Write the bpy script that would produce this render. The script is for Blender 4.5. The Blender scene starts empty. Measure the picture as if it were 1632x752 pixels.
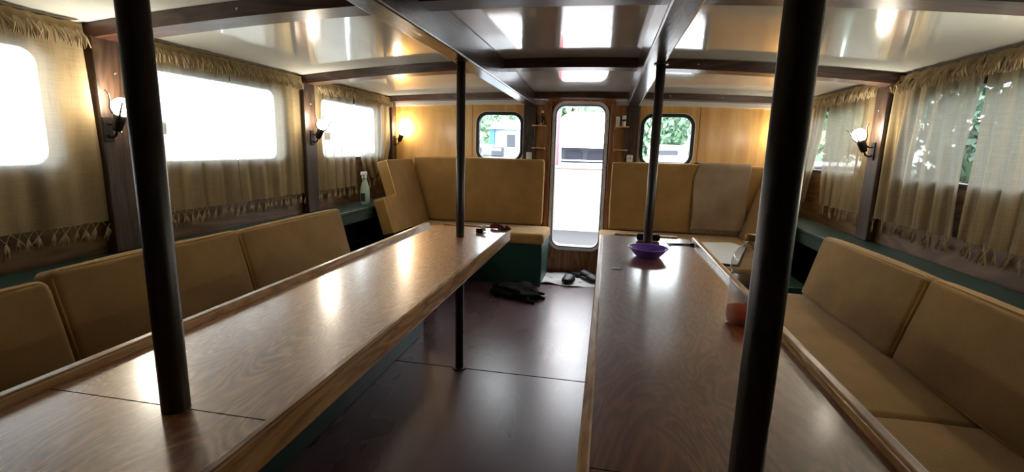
import bpy, bmesh, math, random
from mathutils import Matrix, Vector, Euler, noise
rnd = random.Random(7)
PI = math.pi
scene = bpy.context.scene
COL = scene.collection

# ------------------------------------------------------------------ camera
W_PX, H_PX, F_PX = 1632.0, 752.0, 769.8
def cam_rot(yaw, pitch, roll):
    cy, sy, cp, sp, cr, sr = math.cos(yaw), math.sin(yaw), math.cos(pitch), math.sin(pitch), math.cos(roll), math.sin(roll)
    Rz = Matrix(((cy, -sy, 0), (sy, cy, 0), (0, 0, 1)))
    Rx = Matrix(((1, 0, 0), (0, -sp, -cp), (0, cp, -sp)))
    Rr = Matrix(((cr, -sr, 0), (sr, cr, 0), (0, 0, 1)))
    return Rz @ Rx @ Rr
cam_data = bpy.data.cameras.new('camera')
cam = bpy.data.objects.new('camera', cam_data); COL.objects.link(cam)
cam_data.sensor_fit = 'HORIZONTAL'; cam_data.sensor_width = 36.0
cam_data.lens = 36.0 * F_PX / W_PX
cam_data.clip_start = 0.02; cam_data.clip_end = 300
cam.matrix_world = Matrix.Translation((0.283, 0, 1.25)) @ cam_rot(math.radians(10.863), math.radians(-10.416), math.radians(1.478)).to_4x4()
scene.camera = cam

# ------------------------------------------------------------------ sky, exposure
world = bpy.data.worlds.new('sky'); scene.world = world; world.use_nodes = True
bg = world.node_tree.nodes['Background']
bg.inputs['Color'].default_value = (0.92, 0.96, 1.0, 1)
SKY = 9.0
bg.inputs['Strength'].default_value = SKY
LAMP_W = 5.0
vs = scene.view_settings
vs.view_transform = 'Standard'; vs.look = 'None'; vs.exposure = 0.45; vs.gamma = 1.0; vs.use_curve_mapping = False

# ------------------------------------------------------------------ materials
def srgb(r, g, b):
    f = lambda c: (c/255/12.92) if c/255 <= 0.04045 else ((c/255+0.055)/1.055)**2.4
    return (f(r), f(g), f(b), 1.0)
class NT:
    def __init__(s, name):
        s.m = bpy.data.materials.new(name); s.m.use_nodes = True
        s.t = s.m.node_tree; s.n = s.t.nodes; s.l = s.t.links
        s.b = s.n['Principled BSDF']; s.out = s.n['Material Output']
    def node(s, typ, **kw):
        nd = s.n.new(typ)
        for k, v in kw.items():
            if k.startswith('i_'): nd.inputs[k[2:].replace('_', ' ')].default_value = v
            else: setattr(nd, k, v)
        return nd
    def link(s, a, b): s.l.new(a, b)
    def coords(s, scale=(1, 1, 1), rot=(0, 0, 0)):
        tc = s.node('ShaderNodeTexCoord'); mp = s.node('ShaderNodeMapping')
        mp.inputs['Scale'].default_value = scale; mp.inputs['Rotation'].default_value = rot
        s.link(tc.outputs['Object'], mp.inputs['Vector']); return mp.outputs['Vector']
    def ramp(s, fac, stops):
        r = s.node('ShaderNodeValToRGB'); e = r.color_ramp.elements
        while len(e) < len(stops): e.new(0.5)
        for el, (p, c) in zip(e, stops): el.position = p; el.color = c
        s.link(fac, r.inputs['Fac']); return r.outputs['Color']
    def bump(s, h, strength=0.2, dist=0.005):
        b = s.node('ShaderNodeBump'); b.inputs['Strength'].default_value = strength; b.inputs['Distance'].default_value = dist
        s.link(h, b.inputs['Height']); s.link(b.outputs['Normal'], s.b.inputs['Normal']); return b
def noise_tex(nt, vec, scale, detail=4, rough=0.55, dist=0.0):
    n = nt.node('ShaderNodeTexNoise'); n.inputs['Scale'].default_value = scale; n.inputs['Detail'].default_value = detail
    n.inputs['Roughness'].default_value = rough; n.inputs['Distortion'].default_value = dist
    nt.link(vec, n.inputs['Vector']); return n.outputs['Fac']
def simple(name, col, rough=0.5, metal=0.0, coat=0.0, var=0.12, vscale=6.0, bump=0.0, bscale=60, spec=None):
    nt = NT(name); v = nt.coords()
    f = noise_tex(nt, v, vscale)
    lo = tuple(c*(1-var) for c in col[:3])+(1,); hi = tuple(min(1, c*(1+var)) for c in col[:3])+(1,)
    nt.link(nt.ramp(f, [(0.3, lo), (0.7, hi)]), nt.b.inputs['Base Color'])
    nt.b.inputs['Roughness'].default_value = rough; nt.b.inputs['Metallic'].default_value = metal
    nt.b.inputs['Coat Weight'].default_value = coat
    if spec is not None: nt.b.inputs['Specular IOR Level'].default_value = spec
    if bump: nt.bump(noise_tex(nt, v, bscale, 3), bump)
    return nt.m
def plywood(name, dark, mid, light, stretch, rough, coat=0.0, lines=16.0, scale=1.6, bumps=0.15, coat_rough=0.1, warp=0.6, streak=0.35):
    # rotary-cut veneer: contour lines of a stretched noise field
    nt = NT(name); v = nt.coords(stretch)
    f = noise_tex(nt, v, scale, 3.0, 0.55, warp)
    mu = nt.node('ShaderNodeMath', operation='MULTIPLY'); mu.inputs[1].default_value = lines; nt.link(f, mu.inputs[0])
    fr = nt.node('ShaderNodeMath', operation='PINGPONG'); fr.inputs[1].default_value = 0.5; nt.link(mu.outputs[0], fr.inputs[0])
    fine = noise_tex(nt, nt.coords(tuple(6 if c >= max(stretch) else 6*c*0.35 for c in stretch)), scale*10, 3)
    fm = nt.node('ShaderNodeMath', operation='MULTIPLY'); fm.inputs[1].default_value = 1.0-streak*0.55; nt.link(fr.outputs[0], fm.inputs[0])
    ad = nt.node('ShaderNodeMath', operation='MULTIPLY_ADD'); ad.inputs[1].default_value = streak
    nt.link(fine, ad.inputs[0]); nt.link(fm.outputs[0], ad.inputs[2])
    c = nt.ramp(ad.outputs[0], [(0.12+0.2*streak, dark), (0.24+0.5*streak, mid), (0.4+0.65*streak, light)])
    big = noise_tex(nt, nt.coords(), 1.3, 2)
    mx = nt.node('ShaderNodeMixRGB', blend_type='MULTIPLY'); mx.inputs['Fac'].default_value = 0.6
    nt.link(c, mx.inputs['Color1']); nt.link(nt.ramp(big, [(0.3, (0.7, 0.68, 0.66, 1)), (0.7, (1.1, 1.08, 1.05, 1))]), mx.inputs['Color2'])
    nt.link(mx.outputs['Color'], nt.b.inputs['Base Color'])
    nt.b.inputs['Roughness'].default_value = rough; nt.b.inputs['Coat Weight'].default_value = coat
    nt.b.inputs['Coat Roughness'].default_value = coat_rough; nt.b.inputs['Coat IOR'].default_value = 1.75 if coat >= 1 else 1.5
    nt.bump(ad.outputs[0], bumps, 0.002)
    return nt.m
def fabric(name, col, wscale=420, var=0.14):
    nt = NT(name); v = nt.coords()
    big = noise_tex(nt, v, 5, 3); fine = noise_tex(nt, v, wscale*0.6, 2)
    lo = tuple(c*(1-var*1.6) for c in col[:3])+(1,); hi = tuple(c*(1+var) for c in col[:3])+(1,)
    ad = nt.node('ShaderNodeMath', operation='MULTIPLY_ADD'); ad.inputs[1].default_value = 0.5
    nt.link(fine, ad.inputs[0]); nt.link(big, ad.inputs[2])
    nt.link(nt.ramp(ad.outputs[0], [(0.5, lo), (1.0, hi)]), nt.b.inputs['Base Color'])
    nt.b.inputs['Roughness'].default_value = 0.95; nt.b.inputs['Specular IOR Level'].default_value = 0.12
    nt.b.inputs['Sheen Weight'].default_value = 0.15
    nt.bump(fine, 0.35, 0.002); return nt.m
def nt_half(nt, sock):
    m = nt.node('ShaderNodeMath', operation='MULTIPLY'); m.inputs[1].default_value = 0.5; nt.link(sock, m.inputs[0]); return m.outputs[0]
def curtain_mat(name, col, trans, clear):
    # loosely woven linen: diffuse threads, light passing through them, and open gaps of the weave
    nt = NT(name); n = nt.n
    v = nt.coords((1, 1, 1))
    f1 = noise_tex(nt, nt.coords((40, 60, 900)), 1.0, 2); f2 = noise_tex(nt, nt.coords((40, 900, 60)), 1.0, 2)
    mu = nt.node('ShaderNodeMath', operation='ADD'); nt.link(f1, mu.inputs[0]); nt.link(f2, mu.inputs[1])
    big = noise_tex(nt, v, 9, 3)
    s1 = noise_tex(nt, nt.coords((1, 9, 230)), 1.0, 3); s2 = noise_tex(nt, nt.coords((1, 230, 9)), 1.0, 3)
    sa = nt.node('ShaderNodeMath', operation='ADD'); nt.link(s1, sa.inputs[0]); nt.link(s2, sa.inputs[1])
    sb = nt.node('ShaderNodeMath', operation='MULTIPLY_ADD'); sb.inputs[1].default_value = 0.5; nt.link(big, sb.inputs[0]); nt.link(sa.outputs[0], sb.inputs[2])
    c1 = nt.ramp(nt_half(nt, sb.outputs[0]), [(0.45, tuple(c*0.62 for c in col[:3])+(1,)), (0.8, tuple(min(1, c*1.15) for c in col[:3])+(1,))])
    d = nt.node('ShaderNodeBsdfDiffuse'); nt.link(c1, d.inputs['Color'])
    t = nt.node('ShaderNodeBsdfTranslucent'); t.inputs['Color'].default_value = (0.66, 0.65, 0.58, 1)
    m1 = nt.node('ShaderNodeMixShader'); m1.inputs[0].default_value = trans
    nt.link(d.outputs[0], m1.inputs[1]); nt.link(t.outputs[0], m1.inputs[2])
    tr = nt.node('ShaderNodeBsdfTransparent')
    rr = nt.node('ShaderNodeMapRange'); rr.inputs['From Min'].default_value = 0.75; rr.inputs['From Max'].default_value = 1.25
    rr.inputs['To Min'].default_value = clear*0.55; rr.inputs['To Max'].default_value = clear*1.45
    nt.link(sa.outputs[0], rr.inputs['Value'])
    m2 = nt.node('ShaderNodeMixShader'); nt.link(rr.outputs[0], m2.inputs[0])
    nt.link(m1.outputs[0], m2.inputs[1]); nt.link(tr.outputs[0], m2.inputs[2])
    nt.link(m2.outputs[0], nt.out.inputs['Surface']); return nt.m
def thin_clear(name, tint=(1, 1, 1, 1), gloss=0.06, rough=0.02):
    nt = NT(name)
    tr = nt.node('ShaderNodeBsdfTransparent'); tr.inputs['Color'].default_value = tint
    gl = nt.node('ShaderNodeBsdfGlossy'); gl.inputs['Roughness'].default_value = rough
    lw = nt.node('ShaderNodeLayerWeight'); lw.inputs['Blend'].default_value = 0.5
    pw = nt.node('ShaderNodeMath', operation='POWER'); pw.inputs[1].default_value = 5.0; nt.link(lw.outputs['Facing'], pw.inputs[0])
    ad = nt.node('ShaderNodeMath', operation='MULTIPLY_ADD'); ad.inputs[1].default_value = 0.8; ad.inputs[2].default_value = gloss
    nt.link(pw.outputs[0], ad.inputs[0])
    mx = nt.node('ShaderNodeMixShader'); nt.link(ad.outputs[0], mx.inputs[0])
    nt.link(tr.outputs[0], mx.inputs[1]); nt.link(gl.outputs[0], mx.inputs[2])
    nt.link(mx.outputs[0], nt.out.inputs['Surface']); return nt.m
def emit(name, col, strength):
    nt = NT(name); e = nt.node('ShaderNodeEmission'); e.inputs['Color'].default_value = col; e.inputs['Strength'].default_value = strength
    nt.link(e.outputs[0], nt.out.inputs['Surface']); return nt.m

M = {}
M['table'] = plywood('table_plywood', srgb(142, 82, 36), srgb(196, 130, 70), srgb(228, 176, 118), (1.0, 0.3, 1.0), 0.42, 1.0, 26, 4.4, 0.35, 0.22, 1.6, 0.4)
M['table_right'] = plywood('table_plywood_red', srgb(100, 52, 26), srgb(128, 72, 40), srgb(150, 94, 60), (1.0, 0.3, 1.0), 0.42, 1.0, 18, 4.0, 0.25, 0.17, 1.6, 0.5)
M['edge'] = plywood('edging_wood', srgb(146, 104, 58), srgb(188, 142, 86), srgb(212, 170, 116), (3.0, 0.4, 3.0), 0.32, 0.4, 8, 3.0, 0.1)
M['honey'] = plywood('honey_plywood', srgb(202, 148, 70), srgb(216, 164, 82), srgb(226, 178, 98), (1.2, 1.2, 0.16), 0.4, 0.35, 7, 1.6, 0.05, 0.2)
M['niche'] = plywood('niche_plywood', srgb(158, 106, 54), srgb(184, 130, 72), srgb(200, 148, 90), (1.2, 1.2, 0.25), 0.5, 0.1, 9, 1.8, 0.08)
M['shelfwood'] = plywood('pale_shelf_wood', srgb(200, 160, 104), srgb(216, 178, 124), srgb(228, 194, 142), (0.4, 3.0, 3.0), 0.5, 0.1, 8, 2.0, 0.08)
M['brownwood'] = plywood('brown_wall_wood', srgb(88, 60, 32), srgb(110, 78, 44), srgb(128, 94, 58), (1.5, 0.3, 1.5), 0.5, 0.1, 10, 2.0, 0.15)
M['beam'] = plywood('dark_beam_wood', srgb(46, 27, 20), srgb(68, 42, 32), srgb(84, 54, 42), (4, 0.5, 4), 0.34, 0.3, 8, 2.0, 0.25, 0.2)
M['beam_x'] = plywood('dark_cross_beam_wood', srgb(52, 30, 22), srgb(78, 48, 36), srgb(96, 62, 48), (0.5, 4, 4), 0.38, 0.25, 8, 2.0, 0.2, 0.2)
M['gloss_beam'] = plywood('varnished_beam_wood', srgb(34, 22, 20), srgb(52, 36, 32), srgb(66, 48, 42), (5, 0.7, 5), 0.3, 0.7, 10, 2.2, 0.5, 0.14)
M['post'] = plywood('post_wood', srgb(40, 27, 18), srgb(60, 42, 29), srgb(76, 55, 39), (4, 4, 0.5), 0.45, 0.2, 8, 2.0, 0.2, 0.2)
M['jamb'] = plywood('jamb_wood', srgb(116, 68, 32), srgb(146, 92, 48), srgb(164, 110, 64), (4, 4, 0.5), 0.45, 0.15, 8, 2.0, 0.15)
M['green'] = simple('dark_green_paint', srgb(18, 54, 49), 0.42, var=0.15, bump=0.05)
M['hull_dark'] = simple('dark_hull_paint', srgb(26, 38, 36), 0.7)  # green-black paint of the hull side below the ledge
M['cushion'] = fabric('mustard_upholstery', srgb(156, 124, 80))
M['cushion_side'] = fabric('golden_upholstery', srgb(152, 118, 68))
M['piping'] = fabric('upholstery_piping', srgb(188, 150, 92))
M['towel'] = fabric('taupe_throw_cloth', srgb(142, 122, 98), 300)
M['curtainL'] = curtain_mat('linen_curtain', srgb(156, 137, 104), 0.13, 0.085)
M['fringe'] = simple('linen_fringe', srgb(158, 138, 104), 0.95, var=0.2, vscale=40)
M['header'] = fabric('linen_header', srgb(140, 118, 82), 350)
M['pole'] = simple('dark_bronze_pole_paint', srgb(44, 38, 36), 0.36, var=0.18, bump=0.05, bscale=25)
M['blackmetal'] = simple('black_iron', srgb(26, 22, 20), 0.4, metal=0.4)
M['rubber'] = simple('black_rubber', srgb(16, 16, 17), 0.6)
M['alu'] = simple('dull_aluminium', srgb(222, 222, 222), 0.4, metal=0.25)
M['alu_dark'] = simple('grey_jamb_metal', srgb(112, 114, 116), 0.5, metal=0.3)
M['steel'] = simple('bright_steel', srgb(200, 200, 200), 0.25, metal=1.0)
M['white'] = simple('white_paint', srgb(232, 232, 228), 0.5, var=0.04)
M['offwhite'] = simple('offwhite_plastic', srgb(222, 214, 196), 0.45, var=0.05)
M['glass'] = thin_clear('window_glass', (0.96, 0.98, 0.98, 1), 0.02)
nt = NT('clear_pet_plastic')
tr = nt.node('ShaderNodeBsdfTransparent'); tr.inputs['Color'].default_value = (0.9, 0.91, 0.92, 1)
gl = nt.node('ShaderNodeBsdfGlossy'); gl.inputs['Roughness'].default_value = 0.12
df = nt.node('ShaderNodeBsdfDiffuse'); df.inputs['Color'].default_value = (0.75, 0.76, 0.78, 1)
a1 = nt.node('ShaderNodeMixShader'); a1.inputs[0].default_value = 0.45; nt.link(df.outputs[0], a1.inputs[1]); nt.link(gl.outputs[0], a1.inputs[2])
lw = nt.node('ShaderNodeLayerWeight'); lw.inputs['Blend'].default_value = 0.5
pw = nt.node('ShaderNodeMath', operation='POWER'); pw.inputs[1].default_value = 3.0; nt.link(lw.outputs['Facing'], pw.inputs[0])
ad = nt.node('ShaderNodeMath', operation='MULTIPLY_ADD'); ad.inputs[1].default_value = 0.65; ad.inputs[2].default_value = 0.2; nt.link(pw.outputs[0], ad.inputs[0])
a2 = nt.node('ShaderNodeMixShader'); nt.link(ad.outputs[0], a2.inputs[0]); nt.link(tr.outputs[0], a2.inputs[1]); nt.link(a1.outputs[0], a2.inputs[2])
nt.link(a2.outputs[0], nt.out.inputs['Surface']); M['pet'] = nt.m
M['bulb'] = emit('warm_bulb', (1.0, 0.86, 0.62, 1), 60.0)
M['purple'] = simple('purple_plastic', srgb(118, 84, 196), 0.2, var=0.05)
M['rim_shine'] = simple('purple_rim_shine', srgb(158, 132, 216), 0.18, var=0.04)  # purple lightened so the shine of the bowl rim is in the colour
M['black'] = simple('black_plastic', srgb(18, 17, 20), 0.35)
M['blackcloth'] = fabric('black_cloth', srgb(11, 11, 12)); M['blackcloth'].node_tree.nodes['Principled BSDF'].inputs['Sheen Weight'].default_value = 0.0
M['slipper'] = simple('black_slipper_rubber', srgb(20, 20, 24), 0.5, var=0.1, spec=0.25)
M['redcloth'] = fabric('maroon_cloth', srgb(104, 40, 44))
M['ragcloth'] = fabric('grey_white_rag', srgb(196, 196, 196), 300)
M['paper'] = simple('pale_grey_paper', srgb(196, 200, 200), 0.6, var=0.03)
M['yellowcap'] = simple('yellow_cap_plastic', srgb(196, 148, 62), 0.4)
M['spray'] = simple('pale_green_plastic', srgb(150, 172, 150), 0.35)
M['brownglass'] = simple('brown_glass', srgb(60, 32, 18), 0.12)
nt = NT('glossy_ceiling_panel'); v = nt.coords()
nt.link(nt.ramp(noise_tex(nt, v, 2.5, 3), [(0.3, srgb(224, 228, 220)), (0.7, srgb(236, 239, 232))]), nt.b.inputs['Base Color'])
nt.b.inputs['Roughness'].default_value = 0.1; nt.b.inputs['Coat Weight'].default_value = 0.6; nt.b.inputs['Coat Roughness'].default_value = 0.03
nt.bump(noise_tex(nt, nt.coords((1, 0.35, 1)), 5, 2), 0.06, 0.02); M['ceiling'] = nt.m
nt = NT('dark_painted_plywood_floor'); v = nt.coords((1.0, 0.5, 1))
f = noise_tex(nt, v, 3.0, 3, 0.5, 0.2); g = noise_tex(nt, nt.coords((6, 0.5, 1)), 4, 4, 0.6, 0.3)
nt.link(nt.ramp(f, [(0.25, srgb(66, 46, 52)), (0.55, srgb(78, 55, 61)), (0.8, srgb(92, 68, 74))]), nt.b.inputs['Base Color'])
rr = nt.ramp(f, [(0.1, (0.22,)*3+(1,)), (0.9, (0.34,)*3+(1,))]); nt.link(rr, nt.b.inputs['Roughness'])
nt.bump(g, 0.12, 0.003); M['floor'] = nt.m
nt = NT('orange_drink'); d = nt.node('ShaderNodeBsdfTransparent'); d.inputs['Color'].default_value = srgb(236, 150, 110)
e = nt.node('ShaderNodeBsdfDiffuse'); e.inputs['Color'].default_value = srgb(200, 104, 74)
mx = nt.node('ShaderNodeMixShader'); mx.inputs[0].default_value = 0.55
nt.link(d.outputs[0], mx.inputs[1]); nt.link(e.outputs[0], mx.inputs[2]); nt.link(mx.outputs[0], nt.out.inputs['Surface']); M['drink'] = nt.m

# ------------------------------------------------------------------ mesh helpers
class MB:
    def __init__(s): s.v = []; s.f = []; s.sm = []
    def add(s, vs, fs, smooth=False):
        o = len(s.v); s.v += [tuple(p) for p in vs]; s.f += [tuple(i+o for i in f) for f in fs]; s.sm += [smooth]*len(fs); return s
    def box(s, x0, x1, y0, y1, z0, z1):
        return s.add([(x0,y0,z0),(x1,y0,z0),(x1,y1,z0),(x0,y1,z0),(x0,y0,z1),(x1,y0,z1),(x1,y1,z1),(x0,y1,z1)],
              [(0,3,2,1),(4,5,6,7),(0,1,5,4),(1,2,6,5),(2,3,7,6),(3,0,4,7)])
    def bbox(s, x0, x1, y0, y1, z0, z1, b=0.004, seg=2):
        bm = bmesh.new(); bmesh.ops.create_cube(bm, size=1)
        for v in bm.verts: v.co = ((x0+x1)/2+v.co.x*(x1-x0), (y0+y1)/2+v.co.y*(y1-y0), (z0+z1)/2+v.co.z*(z1-z0))
        bmesh.ops.bevel(bm, geom=bm.edges[:], offset=b, segments=seg, affect='EDGES', profile=0.5)
        bm.verts.index_update()
        s.add([v.co[:] for v in bm.verts], [tuple(v.index for v in f.verts) for f in bm.faces]); bm.free(); return s
    def tube(s, pts, rad, n=10, cap=True, smooth=True):
        pts = [Vector(p) for p in pts]; m = len(pts)
        rads = rad if isinstance(rad, (list, tuple)) else [rad]*m
        vs = []; prev = None
        for i, p in enumerate(pts):
            t = (pts[min(i+1, m-1)]-pts[max(i-1, 0)]).normalized()
            if prev is None:
                a = Vector((0, 0, 1)) if abs(t.z) < 0.9 else Vector((1, 0, 0))
                u = t.cross(a).normalized()
            else: u = (prev - t*prev.dot(t)).normalized()
            prev = u; w = t.cross(u)
            for k in range(n):
                an = 2*PI*k/n; vs.append(p+(u*math.cos(an)+w*math.sin(an))*rads[i])
        fs = [(i*n+k, i*n+(k+1) % n, (i+1)*n+(k+1) % n, (i+1)*n+k) for i in range(m-1) for k in range(n)]
        s.add(vs, fs, smooth)
        if cap:
            o = len(s.v)-len(vs)
            s.f += [tuple(o+k for k in range(n))[::-1], tuple(o+(m-1)*n+k for k in range(n))]; s.sm += [False, False]
        return s
    def lathe(s, prof, n=24, center=(0, 0, 0), smooth=True):
        vs = []; cx, cy, cz = center
        for r, z in prof:
            for k in range(n): vs.append((cx+r*math.cos(2*PI*k/n), cy+r*math.sin(2*PI*k/n), cz+z))
        m = len(prof)
        s.add(vs, [(i*n+k, i*n+(k+1) % n, (i+1)*n+(k+1) % n, (i+1)*n+k) for i in range(m-1) for k in range(n)], smooth); return s
    def prism(s, poly, z0, z1):
        n = len(poly)
        return s.add([(x, y, z0) for x, y in poly]+[(x, y, z1) for x, y in poly],
              [tuple(range(n))[::-1], tuple(range(n, 2*n))]+[(i, (i+1) % n, n+(i+1) % n, n+i) for i in range(n)])
    def mesh(s, name, mat, fix=True):
        me = bpy.data.meshes.new(name); me.from_pydata(s.v, [], s.f)
        me.polygons.foreach_set('use_smooth', s.sm); me.materials.append(mat)
        if fix:
            bm = bmesh.new(); bm.from_mesh(me); bmesh.ops.recalc_face_normals(bm, faces=bm.faces[:]); bm.to_mesh(me); bm.free()
        me.update(); return me
    def obj(s, name, mat, parent=None, loc=None, fix=True): return put(name, s.mesh(name, mat, fix), parent, loc)
def put(name, me, parent=None, loc=None, world=True):
    o = bpy.data.objects.new(name, me); COL.objects.link(o)
    if loc is not None: o.location = loc
    if parent is not None:
        o.parent = parent
        if world and parent.get('world_children'): o.matrix_parent_inverse = Matrix.Translation(-parent.location)
    return o
def tag(o, label=None, cat=None, group=None, kind=None):
    if label: o['label'] = label
    if cat: o['category'] = cat
    if group: o['group'] = group
    if kind: o['kind'] = kind
    return o
def empty(name, loc=(0, 0, 0), world=True, **kw):
    o = bpy.data.objects.new(name, None); COL.objects.link(o); o.location = loc; o.empty_display_size = 0.1
    if world: o['world_children'] = 1
    return tag(o, **kw)
def rrect(u0, u1, v0, v1, r, n=6):
    pts = []
    for cx, cy, a in ((u1-r, v0+r, -PI/2), (u1-r, v1-r, 0), (u0+r, v1-r, PI/2), (u0+r, v0+r, PI)):
        for i in range(n+1): t = a+PI/2*i/n; pts.append((cx+r*math.cos(t), cy+r*math.sin(t)))
    return pts
def rect(u0, u1, v0, v1): return [(u0, v0), (u1, v0), (u1, v1), (u0, v1)]
def plate(name, loops, thick, mat, mtx, parent=None, bevel=0.0):
    cu = bpy.data.curves.new(name, 'CURVE'); cu.dimensions = '2D'; cu.fill_mode = 'BOTH'; cu.extrude = thick/2
    cu.bevel_depth = bevel
    for L in loops:
        sp = cu.splines.new('POLY'); sp.points.add(len(L)-1)
        for p, (a, b) in zip(sp.points, L): p.co = (a, b, 0, 1)
        sp.use_cyclic_u = True
    tmp = bpy.data.objects.new('tmp_plate', cu)
    me = bpy.data.meshes.new_from_object(tmp); bpy.data.objects.remove(tmp); bpy.data.curves.remove(cu)
    me.name = name; me.transform(mtx); me.materials.clear(); me.materials.append(mat)
    bm = bmesh.new(); bm.from_mesh(me); bmesh.ops.remove_doubles(bm, verts=bm.verts[:], dist=1e-5)
    bmesh.ops.recalc_face_normals(bm, faces=bm.faces[:]); bm.to_mesh(me); bm.free()
    me.polygons.foreach_set('use_smooth', [False]*len(me.polygons))
    return put(name, me, parent)
def side_mtx(x): return Matrix(((0, 0, 1, x), (1, 0, 0, 0), (0, 1, 0, 0), (0, 0, 0, 1)))     # u=y v=z
def far_mtx(y): return Matrix(((1, 0, 0, 0), (0, 0, -1, y), (0, 1, 0, 0), (0, 0, 0, 1)))      # u=x v=z
def rounded_box(hx, hy, hz, r, puff=0.0, nseg=5, lump=0.0, seed=0):
    # padded block: rounded edges, slightly swollen faces
    def axis(h):
        a = [-h, -h+r*0.3, -h+r*0.65, -h+r]; k = max(2, nseg)
        return a+[(-h+r)+(2*h-2*r)*i/k for i in range(1, k)]+[h-r, h-r*0.65, h-r*0.3, h]
    H = (hx, hy, hz); ax = [axis(h) for h in H]; verts = {}; vl = []; fl = []
    def vid(p):
        key = tuple(round(c, 6) for c in p)
        if key not in verts: verts[key] = len(vl); vl.append(p)
        return verts[key]
    for d in range(3):
        e, g = (d+1) % 3, (d+2) % 3
        for sg in (-1, 1):
            for i in range(len(ax[e])-1):
                for j in range(len(ax[g])-1):
                    q = []
                    for a, b in ((i, j), (i+1, j), (i+1, j+1), (i, j+1)):
                        p = [0, 0, 0]; p[d] = sg*H[d]; p[e] = ax[e][a]; p[g] = ax[g][b]; q.append(vid(tuple(p)))
                    fl.append(tuple(q) if sg > 0 else tuple(q[::-1]))
    out = []
    for p in vl:
        q = Vector([max(-(H[k]-r), min(H[k]-r, p[k])) for k in range(3)]); dlt = Vector(p)-q
        o = q+dlt.normalized()*r
        for k in range(3):
            e, g = (k+1) % 3, (k+2) % 3
            w = max(0, 1-(p[e]/H[e])**2)*max(0, 1-(p[g]/H[g])**2)
            if abs(p[k]) > H[k]-1e-6: o[k] += math.copysign(puff*w**0.6*min(1, 0.5+min(H[e], H[g])), p[k])
        if lump:
            nv = noise.noise_vector(Vector(p)*4+Vector((seed, 0, 0))); o += nv*lump
        out.append(o)
    return out, fl
def cushion(name, center, size, label, cat, mat, rot=(0, 0, 0), group=None, r=0.03, puff=0.012, lump=0.006, welt=None):
    vs, fs = rounded_box(size[0]/2, size[1]/2, size[2]/2, r, puff, 6, lump, center[1]*7+center[0])
    root = empty(name, center, False, label=label, cat=cat, group=group)
    root.rotation_euler = rot
    mb = MB().add(vs, fs, True); mb.obj('cover', mat, root, fix=False)
    if welt:
        # corded seams round the front face: axis, side
        d, sg = welt; e, g = (d+1) % 3, (d+2) % 3; h = [s/2 for s in size]
        pts = []
        for a, b in rrect(-h[e]+0.006, h[e]-0.006, -h[g]+0.006, h[g]-0.006, 0.03, 3):
            p = [0, 0, 0]; p[d] = sg*(h[d]-0.012); p[e] = a; p[g] = b
            pts.append(Vector(p)+noise.noise_vector(Vector(p)*4+Vector((center[1]*7+center[0], 0, 0)))*lump)
        MB().tube(pts+[pts[0]], 0.005, 6, False).obj('piping', M['piping'], root)
    return root

# ------------------------------------------------------------------ cabin dimensions
HW, YF, YB = 1.965, 4.855, -1.25
def ceil_c(y):
    if y < 3.3: return 1.835
    t = (y-3.3)/1.5; return 1.835-0.062*t
def ceil_z(x, y): return 1.725+(ceil_c(y)-1.725)*(1-(x/HW)**2)

# floor
fl = MB().box(-HW-0.05, HW+0.05, YB, YF+0.05, -0.05, -0.012).obj('floor', M['rubber']); tag(fl, kind='structure')
for a, b in ((YB, 0.04), (0.046, 2.481), (2.487, YF)):
    MB().bbox(-HW, HW, a, b, -0.012, 0.0, 0.002, 1).obj('floor_sheet', M['floor'], fl)
# ceiling
vs, fs = [], []; nx, ny = 36, 24
for k in (0, 1):
    for j in range(ny+1):
        y = YB+(YF-YB)*j/ny
        for i in range(nx+1):
            x = -HW+2*HW*i/nx; vs.append((x, y, ceil_z(x, y)+0.03*k))
n1 = (nx+1)*(ny+1)
for k in (0, 1):
    for j in range(ny):
        for i in range(nx):
            a = k*n1+j*(nx+1)+i; fs.append((a, a+1, a+nx+2, a+nx+1) if k else (a, a+nx+1, a+nx+2, a+1))
tag(MB().add(vs, fs, True).obj('ceiling', M['ceiling'], fix=False), kind='structure')
# side walls with rounded window openings
WINS = {-1: [(0.62, 1.655), (2.03, 3.095), (3.55, 4.58)], 1: [(0.75, 1.78), (2.17, 3.24), (3.68, 4.62)]}
ZW0, ZW1 = 1.118, 1.603
wn = 0
for s, nm in ((-1, 'left'), (1, 'right')):
    holes = [rrect(a, b, ZW0, ZW1, 0.07) for a, b in WINS[s]]
    w = plate('wall_'+nm, [rect(YB, YF+0.05, 0.70, 1.74)]+holes, 0.05, M['brownwood'], side_mtx(s*(HW+0.025))); tag(w, kind='structure')
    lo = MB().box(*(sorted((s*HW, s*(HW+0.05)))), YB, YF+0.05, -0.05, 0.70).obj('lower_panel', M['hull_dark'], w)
    for a, b in WINS[s]:
        wn += 1
        r = empty('window_%d' % wn, (s*HW, (a+b)/2, ZW0), kind='structure')
        plate('window_gasket', [rrect(a-0.014, b+0.014, ZW0-0.014, ZW1+0.014, 0.08), rrect(a+0.012, b-0.012, ZW0+0.012, ZW1-0.012, 0.06)], 0.055, M['rubber'], side_mtx(s*(HW+0.0245)), r)
        plate('pane', [rrect(a+0.002, b-0.002, ZW0+0.002, ZW1-0.002, 0.068)], 0.004, M['glass'], side_mtx(s*(HW+0.012)), r)
        yl = a+0.085
        MB().bbox(*sorted((s*(HW+0.02), s*(HW-0.004))), yl, yl+0.045, 1.27, 1.33, 0.004).obj('latch', M['black'], r)
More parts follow.
